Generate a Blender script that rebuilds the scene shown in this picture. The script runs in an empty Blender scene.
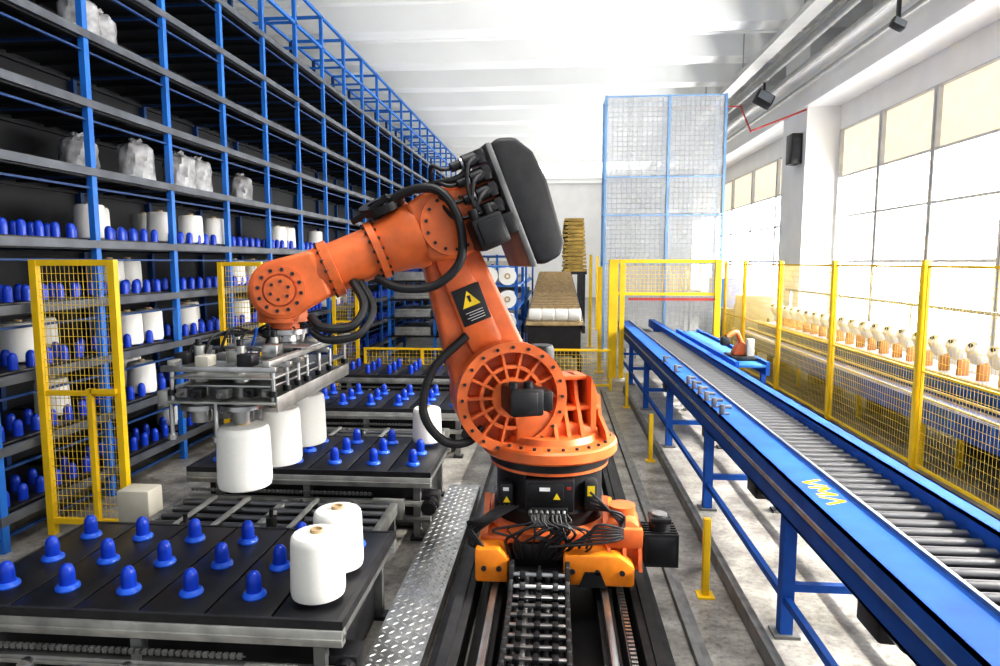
import bpy, bmesh, math, random
from mathutils import Vector, Matrix
random.seed(7)
S = bpy.context.scene
C = S.collection
PI = math.pi
V = Vector

# ---------------------------------------------------------------- helpers
def wl(o):
    v = V((0, 0, 0))
    while o:
        v = v + o.location
        o = o.parent
    return v

def frame(axis):
    w = V(axis).normalized()
    a = V((0, 0, 1)) if abs(w.z) < .9 else V((1, 0, 0))
    u = a.cross(w).normalized()
    return u, w.cross(u), w

def crpts(pts, k=6):
    pts = [V(p) for p in pts]
    P = [pts[0] * 2 - pts[1]] + pts + [pts[-1] * 2 - pts[-2]]
    out = []
    for i in range(1, len(P) - 2):
        for j in range(k):
            t = j / k
            a, b, c, d = P[i-1], P[i], P[i+1], P[i+2]
            out.append(.5 * ((2*b) + (c-a)*t + (2*a-5*b+4*c-d)*t*t + (3*b-a-3*c+d)*t**3))
    out.append(pts[-1])
    return out

def hull(pts):
    pts = sorted(set((round(p[0], 5), round(p[1], 5)) for p in pts))
    def half(ps):
        h = []
        for p in ps:
            while len(h) > 1 and (h[-1][0]-h[-2][0])*(p[1]-h[-2][1]) - (h[-1][1]-h[-2][1])*(p[0]-h[-2][0]) <= 0:
                h.pop()
            h.append(p)
        return h
    a = half(pts); b = half(pts[::-1])
    return a[:-1] + b[:-1]

def circ(cx, cz, r, n=32):
    return [(cx + r*math.cos(2*PI*i/n), cz + r*math.sin(2*PI*i/n)) for i in range(n)]

class MB:
    def __init__(s, M=None):
        s.bm = bmesh.new(); s.M = M or Matrix()
    def add(s, verts, faces, b=0, seg=2):
        vs = [s.bm.verts.new(s.M @ V(v)) for v in verts]
        fs = []
        for f in faces:
            try: fs.append(s.bm.faces.new([vs[i] for i in f]))
            except ValueError: pass
        if b > 0:
            bmesh.ops.recalc_face_normals(s.bm, faces=fs)
            for f in fs: f.normal_update()
            ed = list({e for f in fs for e in f.edges if len(e.link_faces) == 2 and e.calc_face_angle(0) > .6})
            bmesh.ops.bevel(s.bm, geom=ed, offset=b, segments=seg, affect='EDGES', profile=.5, clamp_overlap=True)
        return s
    def box(s, x0, x1, y0, y1, z0, z1, b=0, seg=2):
        return s.add([(x0,y0,z0),(x1,y0,z0),(x1,y1,z0),(x0,y1,z0),(x0,y0,z1),(x1,y0,z1),(x1,y1,z1),(x0,y1,z1)],
                     [(0,3,2,1),(4,5,6,7),(0,1,5,4),(1,2,6,5),(2,3,7,6),(3,0,4,7)], b, seg)
    def cb(s, c, d, b=0, seg=2):
        return s.box(c[0]-d[0]/2, c[0]+d[0]/2, c[1]-d[1]/2, c[1]+d[1]/2, c[2]-d[2]/2, c[2]+d[2]/2, b, seg)
    def lathe(s, prof, o=(0,0,0), axis=(0,0,1), n=24):
        u, v, w = frame(axis); o = V(o); vs = []; fs = []; idx = []
        for r, h in prof:
            if r < 1e-6:
                idx.append([len(vs)]); vs.append(o + w*h)
            else:
                st = len(vs); idx.append(list(range(st, st+n)))
                for i in range(n):
                    a = 2*PI*i/n
                    vs.append(o + w*h + u*(r*math.cos(a)) + v*(r*math.sin(a)))
        for A, B in zip(idx, idx[1:]):
            for i in range(n):
                j = (i+1) % n
                if len(A) == 1 and len(B) == 1: continue
                if len(A) == 1: fs.append((A[0], B[i], B[j]))
                elif len(B) == 1: fs.append((A[i], B[0], A[j]))
                else: fs.append((A[i], A[j], B[j], B[i]))
        if len(idx[0]) > 1: fs.append(tuple(idx[0]))
        if len(idx[-1]) > 1: fs.append(tuple(idx[-1]))
        return s.add(vs, fs)
    def cyl(s, p0, p1, r0, r1=None, n=20):
        p0 = V(p0); p1 = V(p1)
        return s.lathe([(r0, 0), (r0 if r1 is None else r1, (p1-p0).length)], p0, p1-p0, n)
    def ring(s, p0, axis, h, ri, ro, n=40):
        u, v, w = frame(axis); o = V(p0); vs = []; fs = []
        for i in range(n):
            a = 2*PI*i/n; d = u*math.cos(a) + v*math.sin(a)
            vs += [o+d*ri, o+d*ro, o+d*ro+w*h, o+d*ri+w*h]
        for i in range(n):
            j = (i+1) % n
            for k in range(4):
                fs.append((4*i+k, 4*i+(k+1) % 4, 4*j+(k+1) % 4, 4*j+k))
        return s.add(vs, fs)
    def tube(s, pts, r, n=8, k=6):
        P = crpts(pts, k) if k > 1 else [V(p) for p in pts]
        vs = []; fs = []; u = None
        for i, p in enumerate(P):
            t = (P[min(i+1, len(P)-1)] - P[max(i-1, 0)]).normalized()
            if u is None: u, v, _ = frame(t)
            u = (u - t*u.dot(t)).normalized(); v = t.cross(u)
            for q in range(n):
                a = 2*PI*q/n
                vs.append(p + u*(r*math.cos(a)) + v*(r*math.sin(a)))
        for i in range(len(P)-1):
            for q in range(n):
                w = (q+1) % n
                fs.append((i*n+q, i*n+w, (i+1)*n+w, (i+1)*n+q))
        fs.append(tuple(range(n))); fs.append(tuple(range((len(P)-1)*n, len(P)*n)))
        return s.add(vs, fs)
    def prism(s, poly, w0, w1, b=0, plane='xz', seg=2):
        n = len(poly)
        f = {'xz': lambda p, w: (p[0], w, p[1]), 'yz': lambda p, w: (w, p[0], p[1]), 'xy': lambda p, w: (p[0], p[1], w)}[plane]
        vs = [f(p, w0) for p in poly] + [f(p, w1) for p in poly]
        fs = [tuple(range(n)), tuple(range(n, 2*n))] + [(i, (i+1) % n, n+(i+1) % n, n+i) for i in range(n)]
        return s.add(vs, fs, b, seg)
    def bar(s, p0, p1, r):
        return s.cyl(p0, p1, r, n=4)
    def build(s, name, mat, parent=None, origin=None):
        bm = s.bm
        bmesh.ops.recalc_face_normals(bm, faces=bm.faces)
        loc = V((0, 0, 0))
        if parent is None:
            if origin is None:
                xs = [v.co for v in bm.verts]
                loc = V(((min(c.x for c in xs)+max(c.x for c in xs))/2, (min(c.y for c in xs)+max(c.y for c in xs))/2, min(c.z for c in xs)))
            else: loc = V(origin)
            off = loc
        else: off = wl(parent)
        bmesh.ops.translate(bm, verts=bm.verts, vec=-off)
        bm.normal_update()
        for f in bm.faces: f.smooth = True
        for e in bm.edges:
            if len(e.link_faces) == 2 and e.calc_face_angle(0) > .55: e.smooth = False
        me = bpy.data.meshes.new(name); bm.to_mesh(me); bm.free()
        o = bpy.data.objects.new(name, me); C.objects.link(o)
        me.materials.append(mat)
        if parent is None: o.location = loc
        else: o.parent = parent
        return o

def tag(o, label, cat, group=None, kind=None):
    o['label'] = label; o['category'] = cat
    if group: o['group'] = group
    if kind: o['kind'] = kind
    return o
def thing(name, label, cat, loc=(0, 0, 0), group=None):
    o = bpy.data.objects.new(name, None); C.objects.link(o); o.location = loc; o.empty_display_size = .1
    return tag(o, label, cat, group)
def struct(o):
    o['kind'] = 'structure'; return o
def inst(src, parent, loc, rot=None):
    o = src.copy(); C.objects.link(o); o.parent = parent; o.location = loc
    if rot: o.rotation_euler = rot
    return o
def copy_tree(root, loc, label, group=None, rz=0, sc=1):
    r = root.copy(); C.objects.link(r); r.location = loc; r.rotation_euler = (0, 0, rz); r.scale = (sc, sc, sc)
    r['label'] = label
    if group: r['group'] = group
    for ch in list(root.children):
        c = ch.copy(); C.objects.link(c); c.parent = r
        for g in list(ch.children):
            d = g.copy(); C.objects.link(d); d.parent = c
    return r
ORD = ['first', 'second', 'third', 'fourth', 'fifth', 'sixth', 'seventh', 'eighth', 'ninth', 'tenth', 'eleventh', 'twelfth', 'thirteenth', 'fourteenth', 'fifteenth', 'sixteenth']

# ---------------------------------------------------------------- materials
def mat(name, col, rough=.5, metal=0., var=.12, scale=6., bump=0., emit=None, es=0., alpha=1., spec=.5):
    m = bpy.data.materials.new(name); m.use_nodes = True
    nt = m.node_tree; b = nt.nodes['Principled BSDF']; L = nt.links.new
    tc = nt.nodes.new('ShaderNodeTexCoord'); nz = nt.nodes.new('ShaderNodeTexNoise')
    nz.inputs['Scale'].default_value = scale; nz.inputs['Detail'].default_value = 5
    L(tc.outputs['Object'], nz.inputs['Vector'])
    rp = nt.nodes.new('ShaderNodeValToRGB')
    rp.color_ramp.elements[0].position = .32; rp.color_ramp.elements[1].position = .68
    rp.color_ramp.elements[0].color = [max(0, c*(1-var)) for c in col] + [1]
    rp.color_ramp.elements[1].color = [min(1, c*(1+var)) for c in col] + [1]
    L(nz.outputs['Fac'], rp.inputs['Fac']); L(rp.outputs['Color'], b.inputs['Base Color'])
    b.inputs['Roughness'].default_value = rough; b.inputs['Metallic'].default_value = metal
    b.inputs['Specular IOR Level'].default_value = spec
    if bump:
        bp = nt.nodes.new('ShaderNodeBump'); bp.inputs['Strength'].default_value = bump; bp.inputs['Distance'].default_value = .02
        L(nz.outputs['Fac'], bp.inputs['Height']); L(bp.outputs['Normal'], b.inputs['Normal'])
    if emit:
        b.inputs['Emission Color'].default_value = list(emit) + [1]; b.inputs['Emission Strength'].default_value = es
    if alpha < 1: b.inputs['Alpha'].default_value = alpha
    return m
ORANGE = mat('orange_paint', (.68, .155, .042), .36, 0, .22, 5)
ORANGE2 = mat('amber_paint', (.8, .24, .015), .42, 0, .25, 6)
BLACK = mat('black_paint', (.01, .01, .012), .42, 0, .3, 10)
RUBBER = mat('black_rubber', (.014, .014, .016), .5, 0, .3, 14, .1)
DARK = mat('dark_steel', (.035, .035, .038), .5, .4, .3, 8)
STEEL = mat('brushed_steel', (.46, .46, .46), .28, .9, .2, 9)
ROLL = mat('roller_steel', (.2, .2, .21), .32, .9, .2, 3)
ALU = mat('aluminium', (.42, .42, .4), .38, .6, .25, 7)
GREYM = mat('grey_metal', (.19, .19, .19), .45, .5, .3, 7)
BLUE = mat('blue_paint', (.012, .085, .36), .6, 0, .18, 4, spec=.25)
BLUED = mat('rack_blue', (.02, .16, .55), .42, 0, .18, 3)
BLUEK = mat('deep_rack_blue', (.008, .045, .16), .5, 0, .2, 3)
PALEB = mat('pale_blue_frame', (.2, .36, .6), .45, 0, .15, 3)
PEG = mat('blue_plastic', (.008, .055, .52), .3, 0, .1, 8)
PEGL = mat('bright_blue_plastic', (.02, .12, .68), .35, 0, .1, 8)
YEL = mat('yellow_paint', (.85, .55, .012), .42, 0, .1, 4)
YELM = mat('yellow_wire', (.72, .5, .06), .45, 0, .1, 4)
SHELF = mat('dark_shelf', (.01, .011, .014), .55, .1, .3, 2)
LIP = mat('shelf_edge', (.11, .12, .14), .45, .3, .3, 3)
PANEL = mat('black_panel', (.013, .013, .015), .36, 0, .4, 3)
YARN = mat('white_yarn', (.82, .81, .77), .85, 0, .015, 60, .03)
CARD = mat('cardboard_core', (.5, .36, .2), .8, 0, .15, 20)
PLAST = mat('plastic_wrap', (.42, .42, .43), .18, 0, .35, 7, .6)
WHITE = mat('white_wall', (.88, .88, .87), .7, 0, .04, 1.2)
CEIL = mat('ceiling_white', (.84, .85, .84), .75, 0, .03, .6)
CREAM = mat('cream_paint', (.55, .52, .44), .5, 0, .08, 5)
DISC = mat('off_white_cone', (.66, .65, .62), .55, 0, .06, 6)
BROWNO = mat('brown_orange_holder', (.4, .16, .05), .5, 0, .15, 6)
TAN = mat('tan_slat', (.4, .29, .15), .7, 0, .25, 12)
OCHRE = mat('ochre_board', (.38, .26, .07), .8, 0, .25, 4)
RED = mat('red_paint', (.4, .035, .025), .5, 0, .1, 5)
PIPE = mat('grey_pipe', (.36, .36, .35), .45, .3, .1, 4)
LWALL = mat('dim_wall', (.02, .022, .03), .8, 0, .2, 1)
PANE = mat('bright_glazing', (.9, .92, .95), .3, 0, .03, 1, 0, (1, .985, .96), 10.)
PANEY = mat('yellowed_glazing', (.7, .62, .48), .4, 0, .12, 3, 0, (1, .88, .68), .6)
HAZE = mat('cage_panel', (.58, .6, .62), .6, 0, .0, 2, 0, None, 0, .5)
CWIRE = mat('pale_wire', (.45, .47, .49), .5, .1, .1, 4)
FRAMEW = mat('grey_window_frame', (.6, .6, .6), .5, .05, .1, 4)
LENS = mat('lamp_glass', (.2, .22, .25), .1, 0, .1, 4)
LBW = mat('label_white', (.85, .85, .85), .5)
LBY = mat('label_yellow', (.9, .65, .02), .5)
CHAINM = mat('chain_plastic', (.02, .02, .022), .35, .2, .3, 9)

def floor_mat():
    m = bpy.data.materials.new('concrete'); m.use_nodes = True; nt = m.node_tree; L = nt.links.new
    b = nt.nodes['Principled BSDF']; tc = nt.nodes.new('ShaderNodeTexCoord')
    n1 = nt.nodes.new('ShaderNodeTexNoise'); n1.inputs['Scale'].default_value = 2.6; n1.inputs['Detail'].default_value = 10; n1.inputs['Roughness'].default_value = .7
    n2 = nt.nodes.new('ShaderNodeTexNoise'); n2.inputs['Scale'].default_value = 26; n2.inputs['Detail'].default_value = 6
    r1 = nt.nodes.new('ShaderNodeValToRGB'); e = r1.color_ramp.elements
    e[0].position = .35; e[0].color = (.11, .102, .092, 1); e[1].position = .62; e[1].color = (.42, .4, .37, 1)
    r2 = nt.nodes.new('ShaderNodeValToRGB'); f = r2.color_ramp.elements
    f[0].position = .3; f[0].color = (.5, .49, .47, 1); f[1].position = .52; f[1].color = (1, 1, 1, 1)
    mx = nt.nodes.new('ShaderNodeMix'); mx.data_type = 'RGBA'; mx.blend_type = 'MULTIPLY'; mx.inputs[0].default_value = .75
    for n in (n1, n2): L(tc.outputs['Object'], n.inputs['Vector'])
    L(n1.outputs['Fac'], r1.inputs['Fac']); L(n2.outputs['Fac'], r2.inputs['Fac'])
    L(r1.outputs['Color'], mx.inputs[6]); L(r2.outputs['Color'], mx.inputs[7]); L(mx.outputs[2], b.inputs['Base Color'])
    rr = nt.nodes.new('ShaderNodeMapRange'); rr.inputs[3].default_value = .2; rr.inputs[4].default_value = .55
    L(n1.outputs['Fac'], rr.inputs[0]); L(rr.outputs[0], b.inputs['Roughness'])
    return m
FLOOR = floor_mat()

# ---------------------------------------------------------------- room
YB = 46
struct(MB().box(-7.2, 6.7, -3, YB, -.15, 0).build('floor', FLOOR, origin=(0, 0, 0)))
cm = MB().box(-7.2, 6.7, -3, YB, 8.0, 8.15)
y = 3.0
while y < YB:
    cm.add([(-7.2, y, 8), (6.7, y, 8), (6.7, y+.06, 7.45), (-7.2, y+.06, 7.45), (-7.2, y+.6, 7.45), (6.7, y+.6, 7.45), (6.7, y+1.1, 8), (-7.2, y+1.1, 8)],
           [(0, 1, 2, 3), (3, 2, 5, 4), (4, 5, 6, 7)])
    cm.box(-7.2, 6.7, y+1.6, y+1.75, 7.74, 8)
    y += 2.4
struct(cm.build('ceiling', CEIL))
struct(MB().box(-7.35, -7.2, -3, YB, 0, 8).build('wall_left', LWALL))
struct(MB().box(-7.2, 6.7, YB, YB+.15, 0, 8).build('wall_back', WHITE))
WX = 6.5
PY0, PY1 = 16.2, 18.0
wr = MB().box(WX, WX+.2, -3, YB, 0, 1.1).box(WX, WX+.2, -3, YB, 5.4, 8).box(WX, WX+.2, PY0, PY1, 1.1, 5.4).box(WX, WX+.2, 33, YB, 1.1, 5.4)
struct(wr.build('wall_right', WHITE))
struct(MB().box(5.75, 6.5, PY0+.1, PY1-.1, 0, 8).build('trim_1', WHITE))
struct(MB().box(5.7, 6.5, -3, YB, 5.95, 6.75, .03).box(5.45, 5.7, -3, YB, 6.6, 6.75).build('trim_2', WHITE))
wn = 0
yy = [PY0 - 1.95*k for k in range(8, -1, -1)]
yy2 = [PY1+2.5*k for k in range(7)]
zr = [1.1, 2.42, 3.42, 4.32, 5.4]
for lst in (yy, yy2):
    for a, b in zip(lst, lst[1:]):
        wn += 1
        fm = MB()
        for q in (a+.03, b-.03): fm.box(WX-.05, WX+.08, q-.04, q+.04, 1.1, 5.4)
        for z in zr: fm.box(WX-.045, WX+.08, a, b, z-.025 if z > 1.2 else z, z+.025 if z < 5.3 else z)
        w = struct(fm.build('window_%d' % wn, FRAMEW))
        for k in range(4):
            MB().box(WX+.03, WX+.04, a+.07, b-.07, zr[k]+.03, zr[k+1]-.03).build('pane', PANEY if k == 3 else PANE, w)

# ---------------------------------------------------------------- storage rack on the left
RX0, RX1 = -4.5, -5.7
ups = [4.95 + 1.35*i for i in range(20)]
LV = [.3, .87, 1.45, 2.03, 2.6, 3.3, 3.95, 4.6, 5.25, 5.9]
rack = thing('storage_rack', 'tall blue steel storage rack filling the left side of the hall', 'rack', (-5.1, 17.8, 0))
for uy in ups:
    MB().box(RX0-.06, RX0, uy-.035, uy+.035, 0, 7.1).build('upright', BLUED, rack)
    m = MB().box(RX1, RX1+.07, uy-.03, uy+.03, 0, 7.1)
    for z in LV: m.box(RX1+.05, RX0-.05, uy-.02, uy+.02, z-.08, z-.04)
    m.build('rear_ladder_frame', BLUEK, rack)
    MB().box(RX1+.05, RX0-.05, uy-.025, uy+.025, 7.05, 7.1).build('top_tie', BLUED, rack)
    MB().box(RX1+.05, RX0-.05, uy-.02, uy+.02, 6.5, 6.54).build('top_tie', BLUED, rack)
for z in LV:
    MB().box(RX1+.02, RX0-.08, 4.95, ups[-1], z-.035, z).build('shelf', SHELF, rack)
    MB().box(RX0-.02, RX0+.012, 4.9, ups[-1]+.05, z-.065, z+.012).build('front_edge', LIP, rack)
    m = MB().box(RX0-.12, RX0-.04, 4.9, ups[-1]+.05, z-.08, z-.04)
    yv = 5.3
    while yv < 20:
        m.box(RX1+.1, RX0-.1, yv-.02, yv+.02, z-.075, z-.04); yv += .45
    m.build('joist_beam', SHELF, rack)
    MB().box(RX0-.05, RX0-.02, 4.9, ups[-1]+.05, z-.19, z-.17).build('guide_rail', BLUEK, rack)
    MB().box(RX1, RX1+.05, 4.9, ups[-1]+.05, z-.1, z-.03).build('rear_beam', SHELF, rack)
for z in (6.48, 7.06):
    for x in (RX0-.05, RX1):
        MB().box(x, x+.05, 4.9, ups[-1]+.05, z, z+.05).build('top_beam', BLUED, rack)
MB().box(RX1-.03, RX1, 4.9, ups[-1]+.05, .1, 5.9).build('back_panel', SHELF, rack)

# ---------------------------------------------------------------- prototypes: peg, yarn cone, spool
def peg_mb(sc=.92):
    return MB().lathe([(r*sc, h*sc) for r, h in [(0, 0), (.043, 0), (.043, .08), (.0425, .1), (.039, .122), (.032, .139), (.022, .15), (.01, .156), (0, .157)]], n=18)
def flange_mb():
    return MB().lathe([(0, 0), (.062, 0), (.064, .008), (.06, .02), (.05, .03), (0, .03)], n=18)
peg_src = flange_src = None
def add_pegs(tray, pts, flange=True):
    global peg_src, flange_src
    base = wl(tray)
    for p in pts:
        loc = V(p) - base
        if peg_src is None:
            peg_src = peg_mb().build('peg', PEG, tray)
            peg_src.data.transform(Matrix.Translation(base)); peg_src.location = loc
            flange_src = flange_mb().build('flange', PEGL, peg_src)
            flange_src.data.transform(Matrix.Translation(loc + base))
        else:
            pg = inst(peg_src, tray, loc)
            if flange: inst(flange_src, pg, (0, 0, 0))
cone_src = thing('yarn_cone', 'x', 'yarn cone', (0, 0, 0))
MB().lathe([(.05, 0), (.124, 0), (.138, .008), (.143, .03), (.144, .06), (.138, .3), (.133, .325), (.122, .338), (.04, .345)], n=40).build('yarn', YARN, cone_src)
MB().lathe([(.034, -.012), (.034, .362), (.026, .362), (.026, .3), (0, .3)], n=18).build('core_tube', CARD, cone_src)
first_cone = [True]
def cone(loc, label, group=None, sc=1.):
    if first_cone[0]:
        first_cone[0] = False
        cone_src.location = loc; cone_src['label'] = label; cone_src.scale = (sc, sc, sc)
        if group: cone_src['group'] = group
        return cone_src
    r = copy_tree(cone_src, loc, label, group, 0, sc)
    if not group and 'group' in r: del r['group']
    return r
def bundle(loc, label, seed):
    rnd = random.Random(seed)
    t = thing('wrapped_spool', label, 'wrapped spool', loc)
    m = MB(); n = 36
    prof = [(.0, 0), (.17, 0), (.185, .02), (.18, .08), (.183, .16), (.178, .24), (.182, .32), (.175, .39), (.15, .42), (.09, .435), (.05, .46), (.07, .49), (0, .475)]
    m.lathe(prof, loc, (0, 0, 1), n)
    ph = [rnd.uniform(0, 6) for _ in range(4)]
    for v in m.bm.verts:
        d = v.co - V(loc); a = math.atan2(d.y, d.x)
        k = 1 + .045*math.sin(6*a+ph[0]+d.z*12) + .05*math.sin(11*a+ph[1]-d.z*18)
        v.co.x = loc[0] + d.x*k; v.co.y = loc[1] + d.y*k
        v.co.z += .012*math.sin(5*a+ph[2]) if d.z > .3 else 0
    m.build('plastic_film', PLAST, t)
    MB().lathe([(.03, .43), (.03, .475), (.022, .475), (0, .45)], loc, n=14).build('core_tube', CARD, t)

# ---------------------------------------------------------------- tray stations (left foreground and beyond)
GX = [-1.25 - .357*i for i in range(7)]
def station(yc, pos, nb, flange=True):
    z = .6
    XL, XR = GX[nb-1]-.2, -1.05
    y0, y1 = yc-.56, yc+.58
    st = thing('tray_conveyor', 'aluminium framed tray conveyor stand ' + pos, 'conveyor', ((XL+XR)/2, yc, 0))
    for yb in (y0+.02, y1-.02):
        m = MB().box(XL, XR, yb-.03, yb+.03, .465, .555, .006)
        m.box(XL, XR, yb-.042, yb+.042, .5, .512)
        m.build('side_rail', ALU, st)
    for x in [XL+.3+.5*i for i in range(int((XR-XL)/.5))]:
        MB().cyl((x, y0+.05, .52), (x, y1-.05, .52), .028, n=14).build('roller', STEEL, st)
    for x in (XL+.08, XR-.06):
        MB().box(x-.03, x+.03, y0+.05, y1-.05, .46, .5).build('cross_member', GREYM, st)
    for x in (XL+.3, (XL+XR)/2, XR-.12):
        for yb in (y0+.02, y1-.02):
            l = MB().box(x-.03, x+.03, yb-.03, yb+.03, .03, .465).build('leg', GREYM, st)
            MB().box(x-.06, x+.06, yb-.05, yb+.05, 0, .03, .005).build('foot', DARK, l)
    MB().box(XL+.1, XR-.12, y0+.2, y1-.12, .04, .42, .01).build('dark_infill', BLACK, st)  # black box added to make the space under the tray dark
    for zz in (.16, .3):
        m = MB().box(XL, XR, y0-.015, y0+.03, zz, zz+.05, .004)
        m.box(XL, XR, y0-.022, y0+.0, zz+.018, zz+.03)
        m.build('lower_rail', ALU if zz > .2 else GREYM, st)
    m = MB().box(XL+.05, XR-.5, y0-.03, y0-.022, .405, .41)
    x = XL+.06
    while x < XR-.52:
        m.box(x, x+.024, y0-.036, y0-.016, .396, .422); x += .036
    m.build('drive_chain', GREYM, st)
    for x in (XL+.5, XL+1.05, XL+1.5):
        MB().cyl((x, y0+.02, .3), (x, y0-.05, .3), .045, n=18).cyl((x, y0-.05, .3), (x, y0-.065, .3), .02, n=12).build('sprocket', STEEL, st)
    for x in (XL+.75, XL+1.3, XL+1.75):
        MB().box(x-.05, x+.05, y0-.03, y0+.04, .22, .3, .008).cyl((x, y0-.03, .26), (x, y0-.07, .26), .02, n=12).build('actuator', DARK, st)
    MB().tube([(XL+.4, y0-.02, .25), (XL+.7, y0-.05, .2), (XL+1.1, y0-.04, .27), (XL+1.5, y0-.05, .2), (XR-.3, y0-.05, .26)], .012, 6, 6).build('cable', RUBBER, st)
    m = MB().cb((XR-.02, y0+.12, .33), (.16, .16, .13), .015).cyl((XR+.0, y0+.04, .33), (XR+.0, y0-.13, .33), .055)
    for k in range(5): m.ring((XR, y0-.02-.022*k, .33), (0, -1, 0), .008, .05, .064, 20)
    m.build('drive_motor', BLACK, st)
    MB().box(XR-.5, XR-.22, y0-.07, y0-.022, .2, .38, .01).build('junction_box', ALU, st)
    tr = thing('peg_tray', 'black topped peg tray with blue pegs ' + pos, 'tray', ((XL+XR)/2, yc, .556))
    m = MB().box(XL, XR, y0, y0+.022, .556, z+.002).box(XL, XR, y1-.022, y1, .556, z+.002).box(XL, XL+.02, y0+.02, y1-.02, .556, z+.002).box(XR-.03, XR, y0+.02, y1-.02, .556, z+.002)
    m.box(XL+.02, XR-.03, y0+.02, y1-.02, .556, z-.025)
    m.build('rim', DARK, tr)
    m = MB()
    for gx in GX[:nb]:
        m.box(gx-.172, gx+.172, y0+.025, y1-.025, z-.024, z, .003)
    m.build('tray_panel', PANEL, tr)
    add_pegs(tr, [(gx, yc+dy, z) for gx in GX[:nb] for dy in (-.34, 0, .34)], flange)
    return tr
station(3.66, 'in the left foreground', 6)
station(6.05, 'behind the nearest yellow mesh gate', 6)
station(8.5, 'third from the camera in its row', 7)
station(10.9, 'farthest from the camera in its row', 7, flange=False)
for q, (ya_, yb_) in enumerate(((4.27, 5.4), (6.7, 7.85), (9.15, 10.25))):
    lf = thing('link_frame', 'low roller link frame between %s peg trays of the row' % ['the first and second', 'the second and third', 'the third and fourth'][q], 'conveyor', (-2.5, (ya_+yb_)/2, 0))
    for x in (-3.2, -2.3, -1.35):
        MB().box(x-.03, x+.03, ya_, yb_, .26, .36, .005).build('side_rail', ALU if x > -3 else GREYM, lf)
    k = ya_+.1
    while k < yb_-.05:
        MB().cyl((-3.17, k, .34), (-1.38, k, .34), .03, n=12).build('roller', ROLL, lf); k += .16
    for x in (-3.2, -1.35):
        for yv in (ya_+.1, yb_-.1): MB().box(x-.03, x+.03, yv-.03, yv+.03, 0, .26).build('leg', GREYM, lf)
    MB().box(-3.1, -1.45, ya_+.1, yb_-.1, .02, .22).build('dark_infill', BLACK, lf)  # same black infill, darkens the space below the rollers
    for x, dy in ((-1.8, .3), (-2.15, .5), (-2.75, .35)):
        MB().cyl((x, ya_+dy, .37), (x, ya_+dy, .46), .04, n=18).cyl((x, ya_+dy, .46), (x, ya_+dy, .52), .016, n=12).build('stop_cylinder', DARK, lf)
    for x in (-2.9, -2.6, -2.0):
        MB().box(x-.02, x+.02, ya_+.05, yb_-.05, .375, .4, .004).build('guide_strip', ALU, lf)
    if q == 0:
        MB().box(-3.52, -3.25, 4.95, 5.15, .28, .56, .015).build('control_box', CREAM, lf)
        MB().box(-3.42, -3.36, 5.02, 5.08, 0, .28).build('box_post', GREYM, lf)

cone((-1.25, 3.32, .63), 'white yarn cone at the near corner of the foreground peg tray')
cone((-1.25, 3.66, .63), 'white yarn cone just behind the front corner cone on the foreground tray')
cone((-1.25, 6.39, .63), 'lone white yarn cone on the tray directly left of the orange robot arm')
HX = -1.69
cone((HX, 3.44, 1.175), 'white yarn cone hanging under the gripper, nearest the camera')
cone((HX, 3.88, 1.175), 'middle white yarn cone hanging under the gripper')
cone((HX, 4.32, 1.175), 'white yarn cone hanging under the gripper, closest to the robot')

rack_tray = None
LW = ['lowest', 'second', 'third', 'fourth', 'fifth', 'sixth', 'seventh', 'eighth']
for li in range(5):
    for bi in range(13):
        a, b = ups[bi]+.06, ups[bi+1]-.06
        z = LV[li]
        t = thing('shelf_tray', 'dark peg tray on the %s shelf, %s bay from the near end of the rack' % (LW[li], ORD[bi]), 'tray', (-5.05, (a+b)/2, z), 'peg trays on the blue rack')
        if rack_tray is None:
            rack_tray = MB().box(-5.55, -4.56, a, b, z+.001, z+.03, .004).build('tray_panel', PANEL, t)
        else: inst(rack_tray, t, (0, 0, 0))
        add_pegs(t, [(x, a+.1+.2*k, z+.03) for x in (-4.64, -4.88) for k in range(6)], False)
cid = [(7.0, 2, -4.72), (7.42, 2, -4.74), (8.3, 2, -4.8), (5.7, 2, -4.9), (6.2, 2, -5.1), (8.9, 2, -5.1),
       (7.2, 1, -4.72), (6.05, 1, -4.9), (8.6, 1, -4.75), (8.0, 0, -4.9), (9.9, 1, -4.75), (10.6, 1, -4.75), (11.4, 1, -4.75), (7.6, 1, -5.15),
       (6.75, 4, -4.9), (7.1, 4, -5.1), (7.85, 4, -4.8), (8.45, 4, -4.75), (9.05, 4, -4.75), (11.2, 4, -4.75), (11.6, 4, -4.75), (9.8, 4, -5.1), (13.0, 4, -4.75), (8.15, 4, -5.2),
       (9.6, 3, -4.75), (10.2, 3, -4.75), (10.7, 3, -4.75), (11.9, 3, -4.75), (12.4, 3, -4.75), (13.6, 3, -4.75), (7.3, 3, -5.1), (7.7, 3, -5.15), (14.2, 3, -4.75), (15.0, 3, -4.75),
       (9.7, 2, -4.75), (11.4, 2, -4.75), (11.8, 2, -4.75), (13.2, 2, -4.75), (14.0, 2, -4.75), (14.6, 2, -4.75)]
seen = {}
for yv, li, x in sorted(cid):
    seen[li] = seen.get(li, 0)+1
    cone((x, yv, LV[li]+.044), 'white yarn cone on the %s rack shelf, %s cone along from the near end' % (LW[li], ORD[seen[li]-1]), 'yarn cones on the blue rack', 1.05)
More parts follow.
